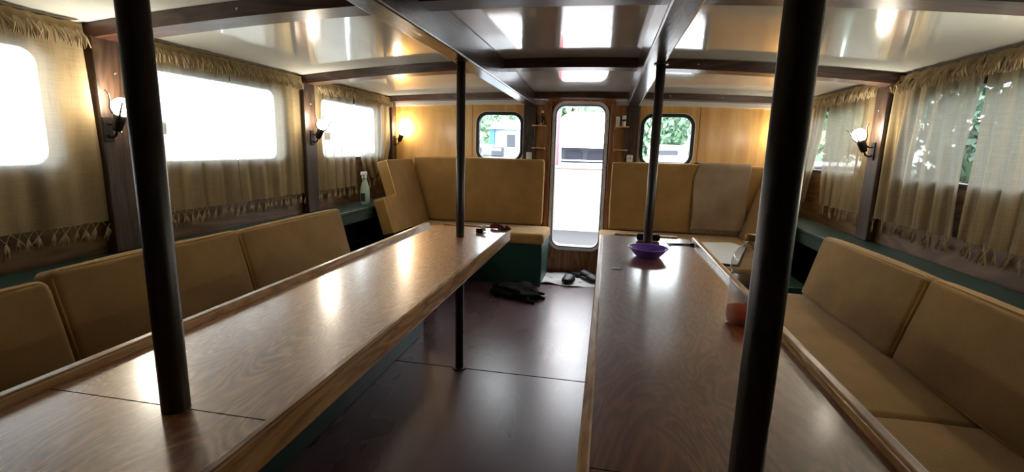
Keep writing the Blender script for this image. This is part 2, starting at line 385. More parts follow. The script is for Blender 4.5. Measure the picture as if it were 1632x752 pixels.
# far wall
DX, DZ0, DZ1 = 0.236, 0.268, 1.66
FW = [(-1.028, -0.575), (0.588, 1.045)]; FZ0, FZ1 = 1.115, 1.578
holes = [rrect(-DX, DX, DZ0, DZ1, 0.085)]+[rrect(a, b, FZ0, FZ1, 0.1) for a, b in FW]
w = plate('wall_far', [rect(-HW, HW, -0.05, 1.745)]+holes, 0.05, M['jamb'], far_mtx(YF+0.03)); tag(w, kind='structure')
for a, b, hole in ((-HW, -1.089, None), (-1.083, -0.54, FW[0]), (0.56, 1.098, FW[1]), (1.104, HW, None)):
    lp = [rect(a, b, 0.0, 1.68)]
    if hole: lp.append(rrect(hole[0], hole[1], FZ0, FZ1, 0.1))
    plate('plywood_panel', lp, 0.008, M['honey'], far_mtx(YF+0.002), w)
for a, b in ((-0.43, -0.325), (0.325, 0.445)):
    plate('niche_panel', [rect(a, b, 0.0, 1.69)], 0.006, M['niche'], far_mtx(YF+0.002), w)
for s in (-1, 1):
    MB().bbox(*sorted((s*0.283, s*0.326)), YF-0.045, YF+0.004, 0.0, 1.69, 0.004).obj('jamb_board', M['jamb'], w)
t = MB()
for i in range(24):
    x0, x1 = -HW+2*HW*i/24, -HW+2*HW*(i+1)/24
    if abs((x0+x1)/2) < 0.28: continue
    zt = 1.640+0.028*(1-((x0+x1)/2/HW)**2)
    t.box(x0, x1, YF-0.02, YF+0.002, zt, zt+0.045)
tag(t.obj('trim_1', M['white']), kind='structure')
for (a, b) in FW:
    wn += 1
    r = empty('window_%d' % wn, ((a+b)/2, YF, FZ0), kind='structure')
    plate('window_gasket', [rrect(a-0.016, b+0.016, FZ0-0.016, FZ1+0.016, 0.112), rrect(a+0.014, b-0.014, FZ0+0.014, FZ1-0.014, 0.088)], 0.05, M['rubber'], far_mtx(YF+0.012), r)
    plate('trim_ring', [rrect(a-0.023, b+0.023, FZ0-0.023, FZ1+0.023, 0.12), rrect(a-0.015, b+0.015, FZ0-0.015, FZ1+0.015, 0.112)], 0.03, M['alu'], far_mtx(YF+0.008), r)
    plate('pane', [rrect(a+0.002, b-0.002, FZ0+0.002, FZ1-0.002, 0.098)], 0.004, M['glass'], far_mtx(YF+0.02), r)
tag(MB().box(-HW, HW, YB-0.05, YB, -0.05, 1.85).obj('wall_back', M['brownwood']), kind='structure')
# doorway frame
d = empty('door_1', (0, YF, DZ0), kind='structure')
plate('frame_flange', [rrect(-DX-0.034, DX+0.034, DZ0-0.034, DZ1+0.034, 0.12, 8), rrect(-DX-0.012, DX+0.012, DZ0-0.012, DZ1+0.012, 0.098, 8)], 0.012, M['alu'], far_mtx(YF-0.006), d, 0.003)
plate('frame_jamb', [rrect(-DX-0.012, DX+0.012, DZ0-0.012, DZ1+0.012, 0.098, 8), rrect(-DX+0.004, DX-0.004, DZ0+0.004, DZ1-0.004, 0.083, 8)], 0.11, M['alu_dark'], far_mtx(YF+0.045), d)
riv = MB().lathe([(0.0, -0.003), (0.005, -0.0015), (0.006, 0.002)], 8).mesh('rivet', M['steel'])
for sx in (-1, 1):
    for k in range(6):
        o = put('rivet', riv, d, (sx*(DX+0.023), -0.014, 0.15+k*0.22), False); o.rotation_euler = (-PI/2, 0, 0)

# ------------------------------------------------------------------ beams, posts, poles
def cross_beam(y0, y1, label, depth=0.062):
    vs, fs = [], []; n = 28
    for i in range(n+1):
        x = -HW+2*HW*i/n
        for y in (y0, y1): z = ceil_z(x, y); vs += [(x, y, z-depth), (x, y, z+0.004)]
    for i in range(n):
        a = i*4; b = a+4
        fs += [(a, a+2, b+2, b), (a+1, b+1, b+3, a+3), (a, b, b+1, a+1), (a+2, a+3, b+3, b+2)]
    fs += [(0, 1, 3, 2), (n*4, n*4+2, n*4+3, n*4+1)]
    root = empty('ceiling_beam', (0, y0, 1.75), label=label, cat='beam', group='dark beams across the ceiling')
    MB().add(vs, fs).obj('beam_body', M['beam_x'], root)
    for x in (-1.2, -0.75, 0.8, 1.25):
        z = ceil_z(x, y0)-depth*0.5
        o = put('screw_head', SCREW, root, (x, y0-0.001, z)); o.rotation_euler = (PI/2, 0, 0)
    return root
SCREW = MB().lathe([(0.0, 0.002), (0.004, 0.0015), (0.0055, 0.0)], 8).mesh('screw_head', M['steel'])
cross_beam(0.28, 0.40, 'dark brown cross beam overhead nearest the camera')
cross_beam(1.80, 1.93, 'dark brown cross beam meeting the wall post beside the leftmost curtain')
cross_beam(3.31, 3.43, 'dark brown cross beam halfway down the cabin above the far poles')
cross_beam(4.72, 4.84, 'dark brown cross beam along the top of the far wall', 0.055)
for s, lb in ((-1, 'long varnished ceiling beam above the left table, carried by two poles'), (1, 'long varnished ceiling beam above the right table, carried by two poles')):
    vs, fs = [], []; n = 14
    for i in range(n+1):
        y = YB+(YF-0.02-YB)*i/n
        zb = 1.678-max(0, y-2.3)*0.011
        for x in (s*0.435, s*0.535): vs += [(x, y, zb), (x, y, ceil_z(x, y)+0.004)]
    for i in range(n):
        a = i*4; b = a+4
        fs += [(a, a+2, b+2, b), (a+1, b+1, b+3, a+3), (a, b, b+1, a+1), (a+2, a+3, b+3, b+2)]
    fs += [(0, 1, 3, 2), (n*4, n*4+2, n*4+3, n*4+1)]
    bm = bmesh.new()
    for p in vs: bm.verts.new(p)
    bm.verts.ensure_lookup_table()
    for f_ in fs: bm.faces.new([bm.verts[i] for i in f_])
    bmesh.ops.recalc_face_normals(bm, faces=bm.faces[:])
    ed = [e for e in bm.edges if e.calc_face_angle(0) > 0.5]
    bmesh.ops.bevel(bm, geom=ed, offset=0.008, segments=2, affect='EDGES', profile=0.5)
    me = bpy.data.meshes.new('ceiling_beam'); bm.to_mesh(me); bm.free(); me.materials.append(M['gloss_beam'])
    tag(put('ceiling_beam', me), lb, 'beam', 'long ceiling beams')
POSTS = {-1: [(0.28, 0.42), (1.79, 1.945), (3.27, 3.41), (4.75, 4.85)], 1: [(0.30, 0.44), (1.86, 2.0), (3.38, 3.52), (4.75, 4.85)]}
PLAB = {-1: ['dark wooden wall post on the left beside the camera', 'dark wooden wall post right of the leftmost curtain', 'dark wooden wall post between the two far left windows', 'dark wooden corner post at the far left'],
        1: ['dark wooden wall post on the right beside the camera', 'dark wooden wall post on the right near the camera', 'dark wooden wall post with the single clear lamp on the right wall', 'dark wooden corner post at the far right']}
for s in (-1, 1):
    for (a, b), lb in zip(POSTS[s], PLAB[s]):
        root = empty('wall_post', (s*HW, (a+b)/2, 0.72), label=lb, cat='post', group='wall posts')
        MB().bbox(*sorted((s*(HW+0.004), s*(HW-0.055))), a, b, 0.722, 1.675, 0.006).obj('post_body', M['post'], root)
        for z in (1.53, 1.30, 1.27):
            o = put('screw_head', SCREW, root, (s*(HW-0.056), (a+b)/2+0.01, z)); o.rotation_euler = (0, -s*PI/2, 0)
for s, lb in ((-1, 'dark brown far wall post left of the door'), (1, 'dark brown far wall post right of the door')):
    x0, x1 = sorted((s*0.432, s*0.555))
    o = MB().bbox(x0, x1, YF-0.05, YF+0.004, 0.0, 1.66, 0.006).obj('wall_post', M['post']); tag(o, lb, 'post', 'far wall posts')
for x, y, lb in ((-0.467, 0.683, 'thick dark pole through the near end of the left table'), (0.508, 0.69, 'thick dark pole at the right, nearest the camera'),
                 (-0.481, 2.484, 'slim dark pole through the far end of the left table'), (0.515, 2.609, 'slim dark pole behind the purple bowl on the right table')):
    root = empty('support_pole', (x, y, 0), label=lb, cat='pole', group='support poles')
    MB().tube([(x, y, 0), (x, y, 0.8), (x, y, 1.685)], 0.0232, 24).obj('tube', M['pole'], root)
    MB().tube([(x, y, 0.0), (x, y, 0.008)], 0.04, 20).obj('floor_flange', M['pole'], root)
    MB().tube([(x, y, 1.67), (x, y, 1.679)], 0.036, 20).obj('top_flange', M['pole'], root)

# ------------------------------------------------------------------ tables
def table(s, label, mat):
    root = empty('dining_table', (s*0.53, 1.25, 0), label=label, cat='table')
    P = lambda pts: [(s*a, b) for a, b in pts]
    # plywood sheets with a joint at the near pole
    MB().prism(P([(0.283, 0.688), (0.283, 2.79), (0.34, 2.838), (0.70, 2.838), (0.785, 2.77), (0.785, 0.688)]), 0.735, 0.763).obj('top_sheet', mat, root)
    MB().prism(P([(0.283, -0.35), (0.283, 0.685), (0.785, 0.685), (0.785, -0.35)]), 0.735, 0.763).obj('top_sheet', mat, root)
    x0, x1 = sorted((s*0.263, s*0.284))
    MB().bbox(x0, x1, -0.35, 2.795, 0.70, 0.766, 0.005, 2).obj('edge_strip', M['edge'], root)
    x0, x1 = sorted((s*0.762, s*0.79))
    MB().bbox(x0, x1, -0.35, 2.77, 0.712, 0.785, 0.007, 3).obj('outer_rail', M['edge'], root)
    x0, x1 = sorted((s*0.345, s*0.70))
    MB().bbox(x0, x1, 2.836, 2.858, 0.70, 0.772, 0.005, 2).obj('end_strip', M['edge'], root)
    for yy in (0.69, 2.4):
        x0, x1 = sorted((s*0.33, s*0.74))
        MB().bbox(x0, x1, yy-0.03, yy+0.03, 0.69, 0.736, 0.004, 1).obj('batten', M['beam'], root)
    return root
table(-1, 'long varnished plywood table on the left with a raised outer rail', M['table'])
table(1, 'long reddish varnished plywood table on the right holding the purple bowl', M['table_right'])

# ------------------------------------------------------------------ benches and shelves
def bench_side(s, label, yend):
    root = empty('bench', (s*1.3, 1.2, 0), label=label, cat='bench', group='side benches')
    x0, x1 = sorted((s*0.87, s*0.89)); MB().bbox(x0, x1, YB+0.02, yend, 0.0, 0.385, 0.003, 1).obj('front_panel', M['green'], root)
    x0, x1 = sorted((s*0.89, s*1.66)); MB().bbox(x0, x1, yend-0.02, yend, 0.0, 0.385, 0.003, 1).obj('end_panel', M['green'], root)
    MB().bbox(x0, x1, YB+0.02, yend-0.02, 0.365, 0.385, 0.003, 1).obj('seat_board', M['green'], root)
    x0, x1 = sorted((s*1.64, s*1.66)); MB().bbox(x0, x1, YB+0.02, yend, 0.385, 0.62, 0.003, 1).obj('back_board', M['green'], root)
bench_side(-1, 'dark green bench base under the left side cushions', 2.93)
bench_side(1, 'dark green bench base under the right side cushions', 2.86)
for s, nm in ((-1, 'left'), (1, 'right')):
    root = empty('wall_ledge', (s*1.83, 1.7, 0.62), label='dark green painted ledge running below the curtains on the %s wall' % nm, cat='ledge', group='green ledges')
    x0, x1 = sorted((s*1.69, s*HW)); MB().bbox(x0, x1, YB, 4.72, 0.692, 0.72, 0.006, 2).obj('ledge_top', M['green'], root)
    x0, x1 = sorted((s*1.695, s*1.715)); MB().bbox(x0, x1, YB, 4.72, 0.615, 0.692, 0.003, 1).obj('ledge_face', M['green'], root)
def bench_corner(s, label):
    root = empty('bench', (s*1.0, 4.5, 0), label=label, cat='bench', group='far corner benches')
    def bx(nm, a, b, y0, y1, z0, z1):
        x0, x1 = sorted((s*a, s*b)); MB().bbox(x0, x1, y0, y1, z0, z1, 0.003, 1).obj(nm, M['green'], root)
    bx('front_panel', 0.258, 0.95, 4.255, 4.275, 0, 0.385); bx('end_panel', 0.258, 0.278, 4.275, YF-0.052, 0, 0.385)
    bx('side_panel', 0.95, 0.97, 3.38, 4.275, 0, 0.385); bx('end_panel', 0.97, 1.64, 3.38, 3.40, 0, 0.385)
    bx('seat_board', 0.278, 1.64, 4.275, YF-0.052, 0.365, 0.385); bx('seat_board', 0.97, 1.64, 3.40, 4.275, 0.365, 0.385)
bench_corner(-1, 'dark green corner bench base at the far left of the door')
bench_corner(1, 'dark green corner bench base at the far right of the door')

LEAN = math.radians(14.5)
CG = {'back': 'leaning back cushions on the side benches', 'seat': 'seat cushions on the side benches'}
def back_cushion(s, y0, y1, label, dx=0.0, dz=0.0, height=0.345, x_bottom=1.38, group=None, mat=None):
    # front bottom edge at x_bottom, leaning outwards
    th = 0.10
    c = Vector((x_bottom+dx, 0, 0.487+dz))+Vector((math.sin(LEAN), 0, math.cos(LEAN)))*(height/2)+Vector((math.cos(LEAN), 0, -math.sin(LEAN)))*(th/2)
    return cushion('back_cushion', (s*c.x, (y0+y1)/2, c.z), (th, y1-y0, height), label, 'cushion', mat or M['cushion'], (0, s*LEAN, 0), group or CG['back'], 0.025, 0.012, 0.006, (0, -s))
back_cushion(-1, 2.03, 2.95, 'mustard back cushion at the far end of the left side bench')
back_cushion(-1, 1.20, 2.02, 'mustard back cushion behind the near left pole')
back_cushion(-1, 0.28, 1.17, 'mustard back cushion at the left edge below the leftmost curtain', -0.035, -0.02)
back_cushion(1, 1.99, 2.88, 'mustard back cushion on the right bench nearest the thick right pole')
back_cushion(1, 1.09, 1.98, 'mustard back cushion at the lower right edge of the right bench')
back_cushion(1, 0.19, 1.08, 'mustard back cushion of the right bench beside the camera')
for s, L in ((-1, ['mustard seat cushion at the far end of the left bench beside the left table', 'mustard seat cushion at the near end of the left bench beside the left table']),
             (1, ['mustard seat cushion on the right bench beside the bottle', 'mustard seat cushion on the right bench at the bottom right corner'])):
    for (a, b), lb in zip(((1.535, 2.87), (0.2, 1.525)), L):
        cushion('seat_cushion', (s*1.15, (a+b)/2, 0.436), (0.61, b-a, 0.098), lb, 'cushion', M['cushion'], (0, 0, 0), CG['seat'], 0.022, 0.008, 0.004)
FG = 'cushions of the far corner benches'
for s, nm in ((-1, 'left'), (1, 'right')):
    cushion('back_cushion', (s*1.0, 4.776, 0.813), (1.345, 0.088, 0.645), 'tall golden back cushion on the far wall %s of the door' % nm, 'cushion', M['cushion_side'], (0, 0, 0), FG, 0.022, 0.008, 0.005, (1, -1))
    cushion('seat_cushion', (s*0.885, 4.487, 0.435), (1.285, 0.495, 0.1), 'golden seat cushion along the far wall %s of the door' % nm, 'cushion', M['cushion_side'], (0, 0, 0), FG, 0.025, 0.006, 0.004)
    cushion('seat_cushion', (s*1.215, 3.80, 0.435), (0.55, 0.86, 0.1), 'golden seat cushion on the far %s corner bench end' % nm, 'cushion', M['cushion_side'], (0, 0, 0), FG, 0.025, 0.006, 0.004)
    # notched corner back cushion: tall toward the far wall, low toward the camera
    root = empty('corner_back_cushion', (s*1.505, 4.30, 0.487), False, label='notched golden back cushion in the far %s corner' % nm, cat='cushion', group=FG)
    root.rotation_euler = (0, s*LEAN*1.1, 0)
    prof = [(-0.43, 0.0), (0.42, 0.0), (0.42, 0.65), (-0.17, 0.65), (-0.17, 0.32), (-0.43, 0.32)]   # y, z
    bm = bmesh.new()
    va = [bm.verts.new((0, a, b)) for a, b in prof]; vb = [bm.verts.new((s*0.11, a, b)) for a, b in prof]
    bm.faces.new(va); bm.faces.new(vb[::-1])
    for i in range(6): bm.faces.new((va[i], vb[i], vb[(i+1) % 6], va[(i+1) % 6]))
    bmesh.ops.recalc_face_normals(bm, faces=bm.faces[:])
    bmesh.ops.bevel(bm, geom=bm.edges[:], offset=0.014, segments=3, affect='EDGES', profile=0.5)
    me = bpy.data.meshes.new('cover'); bm.to_mesh(me); bm.free(); me.materials.append(M['cushion_side'])
    put('cover', me, root)
    ring = [(s*0.006, a*0.985, 0.325+(b-0.325)*0.985) for a, b in prof]
    MB().tube(ring+[ring[0]], 0.005, 6, False).obj('piping', M['piping'], root)

# ------------------------------------------------------------------ curtains
def tassel_mesh(kind, k):
    r = random.Random(k*13+5); mb = MB()
    if kind == 'bottom':
        L = 0.075
        for sx in (-1, 1): mb.tube([(0.002*sx, sx*0.022, 0.004), (0.004, sx*0.010, -0.014), (0.004, 0, -0.032)], 0.0016, 3, False)
        for i in range(8):
            a = r.uniform(-0.016, 0.016)
            mb.tube([(0.004, 0, -0.026), (0.006, a*0.7, -0.050), (r.uniform(0, 0.010), a*1.1+r.uniform(-.008, .008), -L+r.uniform(-0.012, 0.008))], [0.002, 0.0036, 0.0014], 3, False)
        mb.tube([(0.004, 0, -0.026), (0.004, 0, -0.031), (0.004, 0, -0.036)], [0.001, 0.004, 0.001], 5, False)
    else:
        L = 0.06
        for i in range(8):
            a = r.uniform(-0.018, 0.018)
            mb.tube([(0.0, a*0.5, 0.004), (0.012+r.uniform(0, .008), a, -L*0.45), (0.010+r.uniform(0, 0.012), a*1.5+r.uniform(-.006, .006), -L+r.uniform(-0.012, 0.01))], [0.0025, 0.005, 0.0018], 4, False)
    return mb.mesh('tassel', M['fringe'], False)
TB = [tassel_mesh('bottom', k) for k in range(4)]; TT = [tassel_mesh('top', k) for k in range(4)]
def curtain(s, e0, e1, label, hem=(0.872, 0.872), fold=0.012, nf=5, ph=0.0, tassels=True):
    """e0/e1: (z, y) polylines of the two side edges, top to bottom. Hem height runs from e0 side to e1 side."""
    def interp(e, t):
        for (t0, y0), (t1, y1) in zip(e, e[1:]):
            if t <= t1+1e-9: return y0+(y1-y0)*((t-t0)/(t1-t0))
        return e[-1][1]
    ZT = 1.712; nu, nv = 48, 28
    def P(u, t):
        y = interp(e0, t)*(1-u)+interp(e1, t)*u
        zb = hem[0]*(1-u)+hem[1]*u
        amp = fold*(0.35+0.65*t)
        d = 0.026+amp*math.sin(u*nf*2*PI+ph+0.7*math.sin(t*3+ph))+0.5*amp*math.sin(u*nf*4.7*PI+ph*2.1+t*2)
        return Vector((s*(HW-max(0.010, d)), y, ZT+(zb-ZT)*t))
    yc = (e0[0][1]+e1[0][1])/2
    root = empty('curtain', (s*HW, yc, ZT), label=label, cat='curtain', group='linen curtains')
    vs = [P(i/nu, j/nv) for j in range(nv+1) for i in range(nu+1)]
    fs = [(j*(nu+1)+i, j*(nu+1)+i+1, (j+1)*(nu+1)+i+1, (j+1)*(nu+1)+i) for j in range(nv) for i in range(nu)]
    MB().add(vs, fs, True).obj('cloth', M['curtainL'], root, fix=False)
    # turned-over header band carrying the upper fringe
    hv = []
    for j, (dz, dx) in enumerate(((0.004, 0.0), (0.0, 0.016), (-0.018, 0.020), (-0.034, 0.021))):
        for i in range(nu+1):
            p = P(i/nu, 0.0); w = 0.004*math.sin(i*1.9+ph)
            hv.append((p.x-s*(dx+w*(j > 1)), p.y, ZT+dz+0.003*math.sin(i*1.3+j)))
    hf = [(j*(nu+1)+i, j*(nu+1)+i+1, (j+1)*(nu+1)+i+1, (j+1)*(nu+1)+i) for j in range(3) for i in range(nu)]
    hb = MB().add(hv, hf, True).obj('header_band', M['header'], root, fix=False)
    if tassels:
        wd = abs(e1[0][1]-e0[0][1]); nt_ = max(6, int(wd/0.042))
        for k in range(nt_):
            u = (k+0.5)/nt_; p = P(u, 0.0)
            o = put('tassel', TT[k % 4], hb, (p.x-s*0.022, p.y, ZT-0.032)); o.rotation_euler = (rnd.uniform(-.35, .35), 0, PI if s > 0 else 0)
        wd = abs(e1[-1][1]-e0[-1][1]); nb = max(5, int(wd/0.042))
        for k in range(nb):
            u = (k+0.5)/nb; p = P(u, 1.0)
            o = put('tassel', TB[(k*3+1) % 4], root, (p.x, p.y, p.z+0.004)); o.rotation_euler = (rnd.uniform(-.25, .25), 0, PI if s > 0 else 0); sc = rnd.uniform(0.85, 1.15); o.scale = (sc, sc, sc)
    return root
V = lambda y, yb=None: [(0, y), (1, y if yb is None else yb)]
# left wall
curtain(-1, V(0.44), V(1.10), 'sunlit linen curtain on the left wall beside the camera', ph=0.4)
curtain(-1, V(1.10), V(1.765, 1.80), 'leftmost sunlit linen curtain panel, cut by the left edge', ph=1.1, fold=0.009, nf=3)
curtain(-1, V(1.955), V(2.583, 2.61), 'sunlit linen curtain panel just right of the near left pole', ph=2.0, fold=0.008, nf=4)
curtain(-1, V(2.590, 2.618), V(3.265, 3.30), 'sunlit linen curtain panel left of the second left wall post', ph=0.2, fold=0.008, nf=4)
curtain(-1, V(3.425), V(4.02, 4.03), 'sunlit linen curtain panel hanging behind the spray bottle', ph=2.6, fold=0.014, nf=5)
curtain(-1, [(0, 4.03), (0.72, 4.12), (0.86, 4.16), (1, 4.25)], [(0, 4.74), (0.7, 4.72), (1, 4.62)], 'linen curtain panel pulled up behind the far left corner cushion', (0.90, 1.03), fold=0.014, nf=4, ph=1.7)
# right wall
curtain(1, V(0.55), V(1.2), 'greenish linen curtain on the right wall beside the camera', ph=0.9)
curtain(1, V(1.2), V(1.85), 'greenish linen curtain on the right wall near the camera', ph=1.9)
curtain(1, V(2.01), [(0, 2.64), (0.5, 2.612), (1, 2.62)], 'greenish linen curtain panel cut by the right edge of the photo', ph=0.3, fold=0.014, nf=5)
curtain(1, [(0, 2.645), (0.5, 2.685), (1, 2.65)], V(3.37, 3.37), 'greenish linen curtain panel right of the wall lamp post on the right', ph=2.2, fold=0.018, nf=5)
curtain(1, V(3.53), [(0, 4.24), (0.5, 4.21), (1, 4.18)], 'linen curtain panel behind the right wall lamp', ph=1.2, fold=0.016, nf=5)
curtain(1, [(0, 4.245), (0.4, 4.30), (0.75, 4.42), (1, 4.5)], [(0, 4.74), (1, 4.70)], 'linen curtain panel swept aside in the far right corner', (0.84, 0.95), fold=0.014, nf=4, ph=0.5)

# ------------------------------------------------------------------ wall lamps
def sconce(s, y, label, z=1.397):
    root = empty('wall_lamp', (s*(HW-0.055), y, z-0.12), False, label=label, cat='lamp', group='iron horn wall lamps')
    if s > 0: root.rotation_euler = (0, 0, PI)
    # local frame: +x points from the wall into the cabin; the cup leans out
    MB().bbox(0.0, 0.008, -0.022, 0.022, -0.05, 0.06, 0.003).obj('wall_plate', M['blackmetal'], root)
    MB().tube([(0.004, 0, -0.02), (0.02, 0, -0.03), (0.042, 0, -0.02), (0.052, 0, 0.005)], 0.006, 8).obj('lower_arm', M['blackmetal'], root)
    MB().tube([(0.004, 0, 0.03), (0.025, 0, 0.026), (0.05, 0, 0.045)], 0.005, 8).obj('upper_arm', M['blackmetal'], root)
    tilt = Matrix.Rotation(math.radians(22), 4, 'Y'); base = Vector((0.05, 0, 0.0))
    mb = MB().lathe([(0.0, 0.0), (0.016, 0.0), (0.021, 0.02), (0.024, 0.05), (0.027, 0.075), (0.024, 0.076), (0.02, 0.05), (0.0, 0.03)], 20)
    mb.v = [tuple(base+(tilt @ Vector(v))) for v in mb.v]; cup = mb.obj('cup', M['blackmetal'], root)
    for k in range(4):
        a = PI/4+k*PI/2; dx, dy = math.cos(a), math.sin(a)
        pts = [(0.026, 0.07), (0.040, 0.095), (0.044, 0.125), (0.052, 0.15), (0.070, 0.166)]
        p3 = [base+(tilt @ Vector((r_*dx, r_*dy, z_))) for r_, z_ in pts]
        MB().tube(p3, [0.0045, 0.004, 0.0035, 0.0025, 0.001], 6).obj('horn', M['blackmetal'], cup)
    mb = MB(); prof = [(0.0, -0.038)]+[(0.038*math.sin(PI*i/10), -0.038*math.cos(PI*i/10)) for i in range(1, 10)]+[(0.0, 0.038)]
    mb.lathe(prof, 18); c = base+(tilt @ Vector((0, 0, 0.112)))
    mb.v = [tuple(c+Vector(v)) for v in mb.v]; mb.obj('bulb', M['bulb'], root)
    ld = bpy.data.lights.new('bulb_light', 'POINT'); ld.energy = LAMP_W; ld.color = (1.0, 0.92, 0.80); ld.shadow_soft_size = 0.03
    lo = bpy.data.objects.new('bulb_light', ld); COL.objects.link(lo); lo.parent = root; lo.location = c+Vector((0.0, 0, 0.046)); 
    return root
sconce(-1, 1.812, 'lit iron horn lamp beside the near left pole')
sconce(-1, 3.345, 'lit iron horn lamp in front of the far left window')
sconce(-1, 4.80, 'lit iron horn lamp against the far plywood wall at the left corner')
sconce(1, 3.45, 'lit iron horn lamp on the right wall post')
sconce(1, 1.93, 'added iron horn lamp, out of frame on the right wall post near the camera')  # added outside the frame to brighten the right cushions
sconce(1, 4.80, 'lit iron horn lamp in the far right corner behind the pole')

# ------------------------------------------------------------------ far wall shelves and small things
for s, nm in ((-1, 'left'), (1, 'right')):
    for z, w_ in ((1.470, 'upper'), (1.255, 'lower')):
        x0, x1 = sorted((s*0.327, s*0.46))
        root = empty('niche_shelf', (s*0.39, YF, z), label='small %s wooden shelf beside the door on the %s' % (w_, nm), cat='shelf', group='niche shelves')
        MB().bbox(x0, x1, YF-0.10, YF-0.051, z-0.012, z, 0.002, 1).obj('board', M['shelfwood'], root)
        x0, x1 = sorted((s*0.327, s*0.431))
        MB().bbox(x0, x1, YF-0.051, YF-0.002, z-0.012, z, 0.002, 1).obj('board_back', M['edge'], root)
        x0, x1 = sorted((s*0.327, s*0.345)); MB().bbox(x0, x1, YF-0.06, YF-0.005, z-0.028, z-0.0125, 0.002, 1).obj('bracket', M['edge'], root)
ZS = 1.470
r = empty('small_bottle', (-0.365, 4.80, ZS), label='small brown glass bottle on the upper shelf left of the door', cat='bottle')
MB().lathe([(0, 0), (0.02, 0), (0.021, 0.01), (0.021, 0.075), (0.012, 0.095), (0.009, 0.10), (0.009, 0.115), (0, 0.115)], 16, (-0.365, 4.80, ZS)).obj('body', M['brownglass'], r)
MB().lathe([(0.0095, 0.113), (0.012, 0.114), (0.012, 0.135), (0.0, 0.136)], 14, (-0.365, 4.80, ZS)).obj('cap', M['offwhite'], r)
r = empty('paper_box', (0.35, 4.79, ZS), label='tall pale carton on the upper shelf right of the door', cat='box')
MB().bbox(0.336, 0.372, 4.775, 4.81, ZS, ZS+0.088, 0.002, 1).obj('carton', M['offwhite'], r)
MB().bbox(0.338, 0.370, 4.7740, 4.7748, ZS+0.01, ZS+0.055, 0.0003, 1).obj('printed_label', M['paper'], r)
r = empty('spice_jar', (0.412, 4.785, ZS), label='small pale jar with dark lid on the upper shelf right of the door', cat='jar')
MB().lathe([(0, 0), (0.017, 0), (0.018, 0.006), (0.018, 0.042), (0.014, 0.048)], 16, (0.412, 4.785, ZS)).obj('body', M['offwhite'], r)
MB().lathe([(0.0, 0.047), (0.0165, 0.047), (0.0165, 0.062), (0, 0.0625)], 16, (0.412, 4.785, ZS)).obj('lid', M['black'], r)
r = empty('small_box', (0.412, 4.785, ZS+0.0625), label='small white box standing on the dark jar lid', cat='box')
MB().bbox(0.394, 0.430, 4.768, 4.802, ZS+0.0628, ZS+0.098, 0.002, 1).obj('carton', M['white'], r)
for s, nm in ((-1, 'left'), (1, 'right')):
    xc = s*0.485; r = empty('wall_socket', (xc, YF-0.05, 1.14), label='off-white wall socket on the post %s of the door' % nm, cat='socket', group='wall sockets')
    MB().bbox(xc-0.028, xc+0.028, YF-0.072, YF-0.0505, 1.138, 1.205, 0.005).obj('plate', M['offwhite'], r)
    mb = MB().lathe([(0.0, 0.0), (0.016, 0.001), (0.018, 0.004), (0.021, 0.0045), (0.021, 0.0)], 18)
    mb.v = [(xc+a, YF-0.0725-c, 1.171+b) for a, b, c in mb.v]; mb.obj('outlet_ring', M['white'], r)
    for dx in (-0.007, 0.007):
        mb = MB().lathe([(0.0, 0.0055), (0.003, 0.0055), (0.003, 0.0)], 8); mb.v = [(xc+a+dx, YF-0.0725-c, 1.171+b) for a, b, c in mb.v]; mb.obj('pin_hole', M['black'], r)

# throw over the far right back cushion
def sheet(name, fn, nu, nv, mat, parent=None, thick=0.0):
    vs = [fn(i/nu, j/nv) for j in range(nv+1) for i in range(nu+1)]
    fs = [(j*(nu+1)+i, j*(nu+1)+i+1, (j+1)*(nu+1)+i+1, (j+1)*(nu+1)+i) for j in range(nv) for i in range(nu)]
    o = MB().add(vs, fs, True).obj(name, mat, parent, fix=False)
    if thick: md = o.modifiers.new('thickness', 'SOLIDIFY'); md.thickness = thick; md.offset = 0
    return o
TX0, TX1, TZ = 1.075, 1.56, 1.139
def towel_pt(u, v):
    # v 0..1: from behind the cushion top, over it, down the front
    x = TX0+(TX1-TX0)*u
    path = [(4.826, TZ-0.10), (4.826, TZ-0.02), (4.815, TZ+0.012), (4.775, TZ+0.018), (4.735, TZ+0.012), (4.716, TZ-0.02), (4.712, TZ-0.2), (4.709, TZ-0.42), (4.708, 0.535)]
    L = [0]
    for a, b in zip(path, path[1:]): L.append(L[-1]+math.dist(a, b))
    t = v*L[-1]
    for k in range(len(path)-1):
        if t <= L[k+1]+1e-9:
            w = (t-L[k])/(L[k+1]-L[k]); y = path[k][0]*(1-w)+path[k+1][0]*w; z = path[k][1]*(1-w)+path[k+1][1]*w; break
    down = max(0, min(1, (TZ-z)/0.6)) if v > 0.3 else 0
    x += 0.004*math.sin(v*9)*(1-u)-0.025*down*(u > 0.5)*(u-0.5)*2+(0.035*max(0, 1-abs(v-0.26)/0.14)*(1-u)**2)
    y -= 0.006*down*(1+math.sin(u*17+1))+0.010*down*max(0, math.sin(u*6.5+v*1.5))+0.005*math.sin(u*5+v*11)*down
    return (x, y, z)
r = empty('throw_blanket', (1.32, 4.75, 0.5), label='taupe fringed throw draped over the far right back cushion', cat='blanket')
sheet('cloth', towel_pt, 36, 44, M['towel'], r, 0.004)
tfr = []
for k in range(3):
    mb = MB(); rr_ = random.Random(k)
    for i in range(4):
        a = rr_.uniform(-0.007, 0.007); mb.tube([(a*0.4, 0, 0.004), (a, -0.003, -0.02), (a*1.3, -0.002, -0.044+rr_.uniform(-.005, .005))], [0.0022, 0.002, 0.001], 4, False)
    tfr.append(mb.mesh('tassel', M['towel'], False))
for k in range(22):
    p = towel_pt((k+0.5)/22, 1.0); put('tassel', tfr[k % 3], r, (p[0], p[1], p[2]+0.002))

